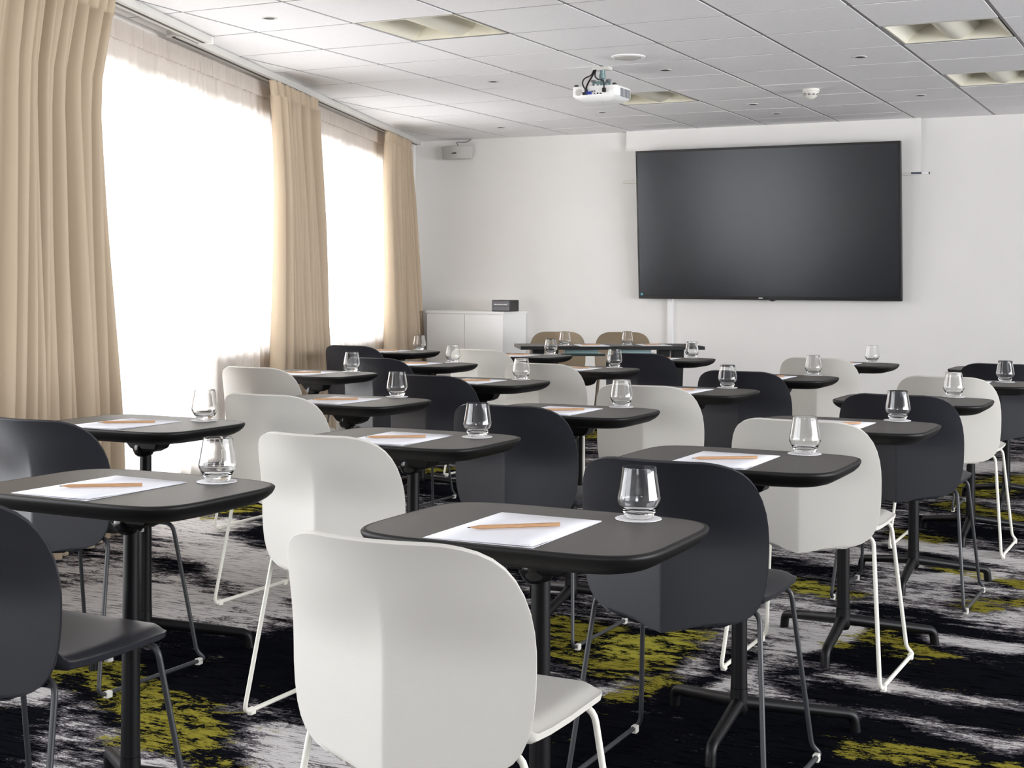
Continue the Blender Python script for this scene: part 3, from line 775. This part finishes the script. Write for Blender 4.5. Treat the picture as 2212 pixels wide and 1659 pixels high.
q.build('lettering', M['white'], up)['label'] = 'illegible white lettering'

# ------------------------------------------------------------------ projector
t = thing('projector', 'white projector with black cables hanging from the ceiling', 'projector', (-3.40, 7.83, CEIL - 0.001))
zt, zb = -0.130, -0.222
body = MB()
rs = []
for z, ix, iy0, iy1 in ((zt, 0.004, 0.004, 0.004), (zt - 0.006, 0, 0, 0), (zb + 0.034, 0.0, 0.0, 0.0), (zb + 0.018, 0.012, 0.01, 0.012), (zb, 0.05, 0.035, 0.05)):
    a, b0, b1 = 0.146 - ix, -0.125 + iy0, 0.115 - iy1
    c = 0.022
    r_ = []
    for (sx, yy, st) in ((1, b0, -PI / 2), (1, b1, 0), (-1, b1, PI / 2), (-1, b0, PI)):
        cx_ = sx * (a - c); cy_ = yy + (c if yy == b0 else -c)
        for k in range(5):
            an = st + k * PI / 8
            r_.append((cx_ + c * math.cos(an), cy_ + c * math.sin(an), z))
    rs.append(r_)
body.rings(rs).build('body', M['white'], t, smooth=35)
panel = MB().box((-0.13, -0.1268, zb + 0.036), (0.10, -0.124, zb + 0.062)).build('socket_panel', M['white'], t)
def disc_y(name, x, z, r, m, y=-0.127, d=0.004, n=24):
    k = MB(); k.lathe([(r, 0), (r, d)], n)
    k.v = [(px + x, y - pz, py + z) for px, py, pz in k.v]
    return k.build(name, m, panel, smooth=40)
disc_y('speaker_grille', -0.10, zb + 0.056, 0.021, M['grille'], y=-0.1245)
for x_, z_, r_ in ((-0.010, 0.058, 0.005), (0.006, 0.058, 0.005), (0.006, 0.044, 0.005)): disc_y('audio_jack', x_, zb + z_, r_, M['vent'], y=-0.1265)
MB().box((-0.075, -0.1285, zb + 0.038), (-0.052, -0.126, zb + 0.056)).build('socket', M['dark_hole'], panel)
MB().box((0.020, -0.1285, zb + 0.040), (0.030, -0.126, zb + 0.049)).build('socket', M['dark_hole'], panel)
MB().box((0.038, -0.1285, zb + 0.040), (0.052, -0.126, zb + 0.047)).build('socket', M['dark_hole'], panel)
MB().box((-0.046, -0.150, zb + 0.040), (-0.014, -0.125, zb + 0.056)).build('video_plug', M['blue_plug'], panel, bevel=0.002)['label'] = 'blue video plug'
MB().box((-0.052, -0.150, zb + 0.038), (-0.040, -0.125, zb + 0.075)).build('black_plug', M['cable'], t, bevel=0.002)
MB().box((0.062, -0.148, zb + 0.048), (0.080, -0.125, zb + 0.074)).build('power_plug', M['cable'], t, bevel=0.002)
for x_, y_ in ((-0.125, -0.105), (0.125, -0.105), (0.0, 0.09)):
    MB().lathe([(0.012, zt), (0.013, zt + 0.004), (0.013, zt + 0.010), (0.008, zt + 0.013)], 18, (x_, y_, 0)).build('foot', M['cable'], t, smooth=40)
v = MB()
for k in range(7): v.box((0.1455, -0.06 + k * 0.022, zb + 0.03), (0.148, -0.046 + k * 0.022, zt - 0.012))
v.build('side_vent', M['vent'], t)
v = MB(); v.add([(0.02, -0.05, zb - 0.001), (0.036, -0.05, zb - 0.001), (0.028, -0.062, zb - 0.001)], [(0, 1, 2)]); v.build('arrow_mark', M['blue_label'], t)
k = MB(); k.lathe([(0.027, 0), (0.030, 0.016), (0.026, 0.018)], 28); k.v = [(px + 0.07, 0.113 + pz, py + zb + 0.05) for px, py, pz in k.v]; k.build('lens', M['gloss_black'], t, smooth=40)
MB().box((-0.055, -0.03, -0.022), (0.055, 0.03, 0.0)).build('ceiling_plate', M['alu'], t, bevel=0.004)
MB().lathe([(0.016, -0.022), (0.016, -0.045), (0.020, -0.047), (0.020, -0.070), (0.012, -0.072), (0.012, -0.118)], 20).build('drop_tube', M['steel'], t, smooth=40)
b = MB(); b.box((-0.06, -0.012, -0.100), (0.05, 0.012, -0.092)); b.box((-0.012, -0.07, -0.104), (0.012, 0.07, -0.098))
for x_, y_ in ((-0.058, 0), (0.048, 0), (0, -0.066), (0, 0.066)): b.box((x_ - 0.005, y_ - 0.005, zt), (x_ + 0.005, y_ + 0.005, -0.094))
b.build('mount_bracket', M['steel'], t)
for x_ in (-0.05, 0.05):
    MB().lathe([(0.017, -0.092), (0.018, -0.086), (0.014, -0.080)], 16, (x_, -0.02, 0)).build('thumb_knob', M['vent'], t, smooth=40)
MB().tube(fillet([(-0.045, -0.028, -0.02), (-0.05, -0.05, -0.055), (-0.085, -0.08, -0.075), (-0.085, -0.11, -0.105), (-0.06, -0.14, -0.14), (-0.046, -0.140, -0.152)], 0.03), 0.0042, 8).build('cable', M['cable'], t, smooth=60)
MB().tube(fillet([(-0.034, -0.028, -0.02), (-0.045, -0.05, -0.06), (-0.052, -0.10, -0.11), (-0.046, -0.140, -0.150)], 0.03), 0.0055, 8).build('cable', M['cable'], t, smooth=60)
MB().tube(fillet([(-0.030, -0.028, -0.02), (-0.03, -0.05, -0.06), (0.01, -0.09, -0.09), (0.055, -0.12, -0.098), (0.071, -0.137, -0.125), (0.071, -0.138, -0.150)], 0.03), 0.0042, 8).build('cable', M['cable'], t, smooth=60)

# ------------------------------------------------------------------ chairs
BZ = [.405, .4065, .411, .419, .431, .448, .47, .50, .535, .57, .60, .63, .66, .69, .715, .735, .750, .761, .768, .772, .774]
BW = [.112, .138, .158, .177, .194, .207, .2165, .223, .2265, .2275, .2278, .227, .2245, .219, .211, .200, .186, .168, .147, .127, .106]
BT = [-1, -.985, -.95, -.88, -.78, -.66, -.52, -.38, -.25, -.15, -.07, -.022, 0, .022, .07, .15, .25, .38, .52, .66, .78, .88, .95, .985, 1]
def back_y(x, z):
    low = 0.345 * abs(x)
    hi = 1.5 * x * x
    k = smooth01(.575, .70, z)
    return -.25 - 1.3 * max(0.0, z - .57) ** 2 + low * (1 - k) + hi * k
def make_chair(shell, rod, glide):
    t = thing('sled_chair', '', 'chair')
    mb = MB(); n = len(BT); vs = []
    for z, wv in zip(BZ, BW):
        z -= .002; wv *= .98
        for u in BT:
            x = u * wv
            zz = z - 0.020 * (1 - abs(u)) * (1 - smooth01(.405, .50, z))
            vs.append((x, back_y(x, zz), zz))
    mb.add(vs, [(i * n + j, i * n + j + 1, (i + 1) * n + j + 1, (i + 1) * n + j) for i in range(len(BZ) - 1) for j in range(n - 1)])
    o = mb.build('backrest', M[shell], t, smooth=180)
    md = o.modifiers.new('shell', 'SOLIDIFY'); md.thickness = 0.009; md.offset = 0
    md = o.modifiers.new('bevel', 'BEVEL'); md.width = 0.003; md.segments = 2; md.limit_method = 'ANGLE'; md.angle_limit = math.radians(50)
    # seat
    prof = [(-.234, .506, .190), (-.229, .490, .194), (-.216, .477, .198), (-.192, .470, .201), (-.15, .468, .203), (-.08, .466, .205), (-.01, .466, .206), (.06, .468, .206)]
    prof += [(.105 + .055 * math.sin(k * PI / 20), .469 - .010 * (1 - math.cos(k * PI / 20)), .206 - .062 * (1 - math.cos(k * PI / 20))) for k in range(11)]
    ts = [-1, -.985, -.95, -.9, -.84, -.78, -.6, -.4, -.2, 0, .2, .4, .6, .78, .84, .9, .95, .985, 1]
    rs = []
    for y, z, wv in prof:
        kf = 1 - smooth01(-.236, -.10, y)
        yy = lambda x: y + kf * (0.345 * abs(x) + 0.013) + 0.004 * (1 - kf)
        topr = [(u * wv, yy(u * wv), z - 0.010 * smooth01(.84, 1.0, abs(u))) for u in ts]
        side = [(sg * (wv - .003), yy(wv - .003), z - .022) for sg in (1, -1)]
        botr = [(u * (wv - .012), yy(u * (wv - .012)), z - .027) for u in reversed(ts)]
        rs.append(topr + [side[0]] + botr + [side[1]])
    o = seat = MB().rings(rs).build('seat', M[shell], t, smooth=42)
    md = o.modifiers.new('bevel', 'BEVEL'); md.width = 0.004; md.segments = 2; md.limit_method = 'ANGLE'; md.angle_limit = math.radians(50)
    # one bent rod
    half = [(.198, -.160, .4335), (.236, -.236, .0125), (.240, .212, .0125), (.224, .192, .036), (.190, .118, .4335)]
    loop = half + [(-x, y, z) for x, y, z in reversed(half)]
    frame = MB().tube(fillet(loop, 0.028, True, 5), 0.0062, 10, True).build('sled_frame', M[rod], t, smooth=60)
    for s in (-1, 1):
        for y in (-.20, .185):
            MB().box((s * .238 - .0078, y - .011, 0.0), (s * .238 + .0078, y + .011, .0195)).build('glide', M[glide], frame, bevel=0.003)
        MB().lathe([(.009, 0), (.009, .016), (.007, .018)], 14, (s * .165, 0.01, .424)).build('seat_buffer', M['clear'], seat, smooth=40)
    return t

# ------------------------------------------------------------------ tables
def sup(a, b, off, z, n=5.2, N=72):
    r = []
    for k in range(N):
        an = 2 * PI * k / N
        c, s = math.cos(an), math.sin(an)
        r.append(((a + off) * math.copysign(abs(c) ** (2 / n), c), (b + off) * math.copysign(abs(s) ** (2 / n), s), z))
    return r
TA, TB, TZ = 0.287, 0.215, 0.720
def make_table():
    t = thing('seminar_table', '', 'table')
    MB().rings([sup(TA, TB, -.0085, TZ - .004), sup(TA, TB, -.0085, TZ)]).build('top_surface', M['laminate'], t, smooth=40)
    MB().rings([sup(TA, TB, o, z) for o, z in ((-.009, TZ - .0035), (-.0085, TZ - .0002), (-.006, TZ + .0004), (-.002, TZ - .001), (0, TZ - .004), (-.001, TZ - .009), (-.005, TZ - .017), (-.014, TZ - .026), (-.029, TZ - .035), (-.046, TZ - .040), (-.065, TZ - .042))]).build('edge_band', M['edge'], t, smooth=60)
    py = 0.02
    zu = TZ - .042
    b = MB()
    q = lambda x0, x1, w_, z: [(x0, py - w_, z), (x1, py - w_, z), (x1, py + w_, z), (x0, py + w_, z)]
    b.rings([q(-.062, .080, .036, zu), q(-.058, .078, .034, zu - .014), q(-.040, .066, .030, zu - .036), q(-.02, .046, .024, zu - .046)])
    br = b.build('flip_bracket', M['post'], t, bevel=0.005)
    MB().lathe([(.026, zu - .004), (.031, zu - .020), (.034, zu - .034), (.033, zu - .046), (.027, zu - .058), (.019, zu - .064)], 24, (-.008, py, 0)).build('pivot', M['gloss_black'], br, smooth=60)
    MB().lathe([(.0165, zu - .03), (.0175, .60), (.0205, .16), (.0212, .135)], 24, (0, py, 0)).build('column', M['post'], t, smooth=60)
    MB().lathe([(.0215, .134), (.0225, .10), (.024, .080), (.018, .066), (.004, .062)], 24, (0, py, 0)).build('hub', M['post'], t, smooth=60)
    for fx, fy in ((.245, .200), (-.245, .200), (0.0, -.215)):
        d = Vector((fx, fy, 0)); L = d.length; d.normalize()
        z0 = .098
        pts = fillet([(0, 0, z0)] + [tuple(d * (L)) [:2] + (.046,)] + [tuple(d * (L + .006))[:2] + (.0,)], 0.030, False, 6)
        pts = [Vector((p.x, p.y + py, p.z)) for p in pts]
        rr = [0.0178 - 0.0036 * min(1, (Vector((p.x, p.y - py, 0)).length / L)) for p in pts]
        MB().tube(pts, rr, 14).build('leg', M['post'], t, smooth=60)
    return t

# ------------------------------------------------------------------ small things
def make_glass():
    out = [(.004, .0), (.0225, .0), (.0245, .0012), (.0260, .003), (.0325, .0150), (.0392, .0272), (.0409, .0310), (.0414, .0345), (.0411, .0385), (.0392, .0490), (.0360, .0680), (.0335, .0830), (.0317, .0945), (.0313, .0955)]
    inn = [(.0304, .0950), (.0322, .0820), (.0347, .0670), (.0378, .0485), (.0396, .0380), (.0397, .0345), (.0388, .0310), (.0345, .0230), (.0300, .0170), (.0230, .0140), (.0100, .0128), (.002, .0125)]
    o = MB().lathe(out + inn, 48).build('drinking_glass', M['glass'], smooth=60)
    return o
def make_coaster():
    rs = []
    for sc, z in ((.97, 0.0), (1.0, .0004), (1.0, .0012), (.985, .0016), (.80, .0013), (.78, .0016)):
        r_ = []
        for k in range(96):
            a = 2 * PI * k / 96
            rr = (.0425 + .0014 * (abs(math.sin(a * 9)) if sc > .9 else 0.5)) * sc
            r_.append((rr * math.cos(a), rr * math.sin(a), z))
        rs.append(r_)
    return MB().rings(rs).build('paper_coaster', M['coaster'], smooth=40)
def make_paper():
    t = thing('writing_paper', '', 'paper')
    MB().box((-.105, -.1485, 0), (.105, .1485, .0008)).build('lower_sheet', M['paper'], t)
    mb = MB(); vs = []
    for j in range(5):
        for i in range(5):
            x = -.1035 + .207 * i / 4; y = -.1475 + .296 * j / 4
            vs.append((x + .0008, y + .001, .0012 + (.0016 * (i / 4) * max(0, 1 - j / 2))))
    mb.add(vs, [(j * 5 + i, j * 5 + i + 1, j * 5 + i + 6, j * 5 + i + 5) for j in range(4) for i in range(4)])
    o = top = mb.build('top_sheet', M['paper'], t, smooth=60)
    md = o.modifiers.new('sheet', 'SOLIDIFY'); md.thickness = 0.0003; md.offset = 1
    q = MB()
    for k in range(3): q.box((.082 + k * .005, -.140, .0026), (.085 + k * .005, -.1385 + .001 * k, .0030))
    q.build('letterhead_mark', M['vent'], top)
    return t
def make_pencil():
    t = thing('pencil', '', 'pencil')
    r = .0037
    hexr = lambda x, rr: [(x, rr * math.cos(PI / 6 + k * PI / 3), rr * math.sin(PI / 6 + k * PI / 3) + r * .866) for k in range(6)]
    shaft = MB().rings([hexr(-.064, r), hexr(.085, r)]).build('shaft', M['wood'], t)
    MB().rings([hexr(-.0845, .0007), hexr(-.0795, .0011)]).build('lead', M['lead'], t)
    MB().rings([hexr(-.0795, .0011), hexr(-.064, r)]).build('sharpened_tip', M['wood'], t)
    q = MB(); x = .042; rg = random.Random(9)
    while x < .068:
        wch = rg.uniform(.0012, .0026)
        q.box((x, -.0013, r * 1.732), (x + wch, .0008 + rg.uniform(-.0003, .0006), r * 1.732 + .00015)); x += wch + .0008
    q.build('imprint', M['ink'], shaft)
    return t

# ------------------------------------------------------------------ seminar rows
FILES = {1: 'right-hand file', 2: 'second file from right', 3: 'third file from right', 4: 'fourth file from right', 5: 'far-left file'}
ORD = ['nearest', 'second-nearest', 'third-nearest', 'fourth-nearest', 'fifth-nearest', 'farthest']
# file, row, table centre, glass foot, chair colour
ROWS = [
    (1, 0, (-1.115, 2.280), (-0.980, 2.439), 'w'), (1, 1, (-1.101, 3.413), (-0.977, 3.587), 'b'), (1, 2, (-1.081, 4.419), (-0.952, 4.625), 'w'),
    (1, 3, (-1.074, 5.514), (-0.960, 5.730), 'b'), (1, 4, (-1.035, 6.631), (-0.900, 6.743), 'w'), (1, 5, (-1.033, 7.797), None, 'b'),
    (2, 0, (-2.111, 2.305), (-1.980, 2.448), 'b'), (2, 1, (-2.073, 3.415), (-1.911, 3.518), 'w'), (2, 2, (-2.037, 4.426), (-1.929, 4.630), 'b'),
    (2, 3, (-2.009, 5.510), (-1.898, 5.730), 'w'), (2, 4, (-1.928, 6.523), (-1.799, 6.753), 'b'), (2, 5, (-1.916, 7.855), (-1.806, 8.063), 'w'),
    (3, 1, (-3.011, 3.357), (-2.891, 3.510), 'b'), (3, 2, (-2.940, 4.386), (-2.855, 4.605), 'w'), (3, 3, (-2.998, 5.546), (-2.880, 5.720), 'b'),
    (3, 4, (-2.999, 6.634), (-2.880, 6.815), 'w'), (3, 5, (-2.977, 7.779), (-2.865, 7.971), 'b'),
    (4, 3, (-3.959, 5.609), (-3.847, 5.781), 'w'), (4, 4, (-3.928, 6.572), (-3.832, 6.764), 'b'), (4, 5, (-3.866, 7.682), (-3.766, 7.889), 'w'),
    (5, 5, (-4.816, 7.693), (-4.727, 7.900), 'b'),
]
first_row = {}
for f, r, *_ in ROWS: first_row[f] = min(first_row.get(f, 9), r)
def which(f, r):
    if f == 5: return 'lone table beside the far corner drape'
    n = r - first_row[f]
    return ('farthest' if r == 5 else ORD[n]) + ' table, ' + FILES[f]
# chair offset from its table centre (x, y, turn), tuned chair by chair
CHAIR_OFF = {(1, 0): (-0.04, -0.197, 0), (1, 1): (-0.019, -0.234, 0), (1, 2): (-0.022, -0.185, 0), (1, 3): (0.025, -0.185, 0), (1, 4): (-0.04, -0.185, 0), (1, 5): (0.03, -0.185, 0), (2, 0): (0.015, -0.25, 0), (2, 1): (-0.018, -0.185, 0), (2, 2): (-0.028, -0.185, 0), (2, 3): (0.002, -0.225, 0), (2, 4): (-0.031, -0.185, 0), (2, 5): (-0.041, -0.185, 0), (3, 1): (-0.002, -0.191, 0), (3, 2): (-0.041, -0.185, 0), (3, 3): (-0.021, -0.185, 0), (3, 4): (0.003, -0.232, 0), (3, 5): (0.017, -0.185, 0), (4, 3): (-0.016, -0.185, 0), (4, 4): (-0.019, -0.185, 0), (4, 5): (-0.067, -0.185, 0), (5, 5): (-0.021, -0.185, 0)}
table0 = make_table()
chair_w = make_chair('chair_white', 'rod_white', 'rod_white')
chair_b = make_chair('chair_black', 'rod_black', 'glide')
glass0 = make_glass(); coaster0 = make_coaster(); paper0 = make_paper(); pencil0 = make_pencil()
used = {'w': False, 'b': False}; nt_ = 0; ng = 0
rng = random.Random(21)
for f, r, (tx, ty), gl, colr in ROWS:
    wh = which(f, r)
    place(table0, nt_ > 0, (tx, ty, 0), 0, 'dark grey rounded seminar table, ' + wh, 'table', 'seminar tables')
    ox, oy, oz = CHAIR_OFF.get((f, r), (-.03, -.15, 0))
    word = 'cream' if colr == 'w' else 'black'
    place(chair_w if colr == 'w' else chair_b, used[colr], (tx + ox, ty + oy, 0), oz, word + ' shell sled chair at the ' + wh, 'chair', word + ' chairs')
    used[colr] = True
    if gl is not None:
        place(coaster0, ng > 0, (gl[0], gl[1], TZ + .0006), rng.uniform(0, 1), 'scalloped white coaster on the ' + wh, 'coaster', 'coasters on the seminar tables')
        place(glass0, ng > 0, (gl[0] + .001, gl[1] + .001, TZ + .0024), 0, 'stemless clear glass on the ' + wh, 'glass', 'glasses on the seminar tables')
        a = rng.uniform(-.03, .03); px, py_ = tx - .018 + rng.uniform(-.006, .006), ty - .052 + rng.uniform(-.006, .006)
        place(paper0, ng > 0, (px, py_, TZ + .0006), a, 'white writing paper on the ' + wh, 'paper', 'paper on the seminar tables')
        place(pencil0, ng > 0, (tx - .015 + rng.uniform(-.006, .006), ty - .058 + rng.uniform(-.006, .006), TZ + .0040), math.radians(38) + rng.uniform(-.06, .06), 'natural wood pencil lying on the ' + wh, 'pencil', 'pencils on the seminar tables')
        ng += 1
    nt_ += 1

# ------------------------------------------------------------------ speakers' desk
DA = math.radians(33.0)
desk_fl = Vector((-4.325, 8.585, 0))
du = Vector((math.cos(DA), math.sin(DA), 0)); dv = Vector((-math.sin(DA), math.cos(DA), 0))
dc = desk_fl + du * 0.645 + dv * 0.225
t = thing('speakers_desk', 'long dark desk with green glass panels before the back wall', 'desk', tuple(dc), DA)
MB().box((-.645, -.225, .706), (.645, .225, .730)).build('top', M['laminate'], t, bevel=0.0015)
MB().box((-.647, -.2275, .7055), (.647, -.2255, .7295)).build('front_edge', M['edge'], t)
for s in (-1, 1):
    for q, x0 in enumerate((.50, .40)):
        b = MB(); x = s * x0
        b.rings([[(x - .04, -.05, .706), (x + .04, -.05, .706), (x + .04, .05, .706), (x - .04, .05, .706)],
                 [(x - .022, -.03, .02), (x + .022, -.03, .02), (x + .022, .03, .02), (x - .022, .03, .02)]])
        b.build('leg', M['post'], t, bevel=0.003)
    MB().box((s * .45 - .035, -.20, 0), (s * .45 + .035, .20, .022)).build('foot', M['post'], t, bevel=0.005)
    MB().box((s * .19 - .155, -.10, .655), (s * .19 + .155, .10, .672)).build('glass_shelf', M['tint'], t, bevel=0.002)
    MB().box((s * .19 - .12, -.01, .672), (s * .19 + .12, .01, .706)).build('shelf_hanger', M['steel'], t)
chair_t = make_chair('chair_tan', 'rod_bronze', 'rod_bronze')
TANS = [((-4.70, 9.96), 'tan shell chair behind the dark desk, left of the pair'), ((-4.23, 10.19), 'tan shell chair behind the dark desk, right of the pair')]
for i, ((x, y), lab) in enumerate(TANS):
    place(chair_t, i > 0, (x, y, 0), PI + math.radians(24), lab, 'chair', 'tan chairs')
for (x, y), side in (((-4.12, 8.86), 'left'), ((-3.775, 9.165), 'right')):
    place(copy_tree(coaster0), False, (x, y, .7306), 0.3, 'white coaster under the %s glass on the dark desk' % side, 'coaster', 'coasters on the desk')
    place(copy_tree(glass0), False, (x, y, .7324), 0, 'clear glass at the %s seat of the dark desk' % side, 'glass', 'glasses on the desk')
    p = Vector((x, y, 0)) + du * .19 + dv * .0
    place(copy_tree(paper0), False, (p.x, p.y, .7306), DA, 'white paper at the %s seat of the dark desk' % side, 'paper', 'papers on the desk')
    place(copy_tree(pencil0), False, (p.x - .01, p.y, .7340), DA + .5, 'wood pencil on the %s paper of the dark desk' % side, 'pencil', 'pencils on the desk')
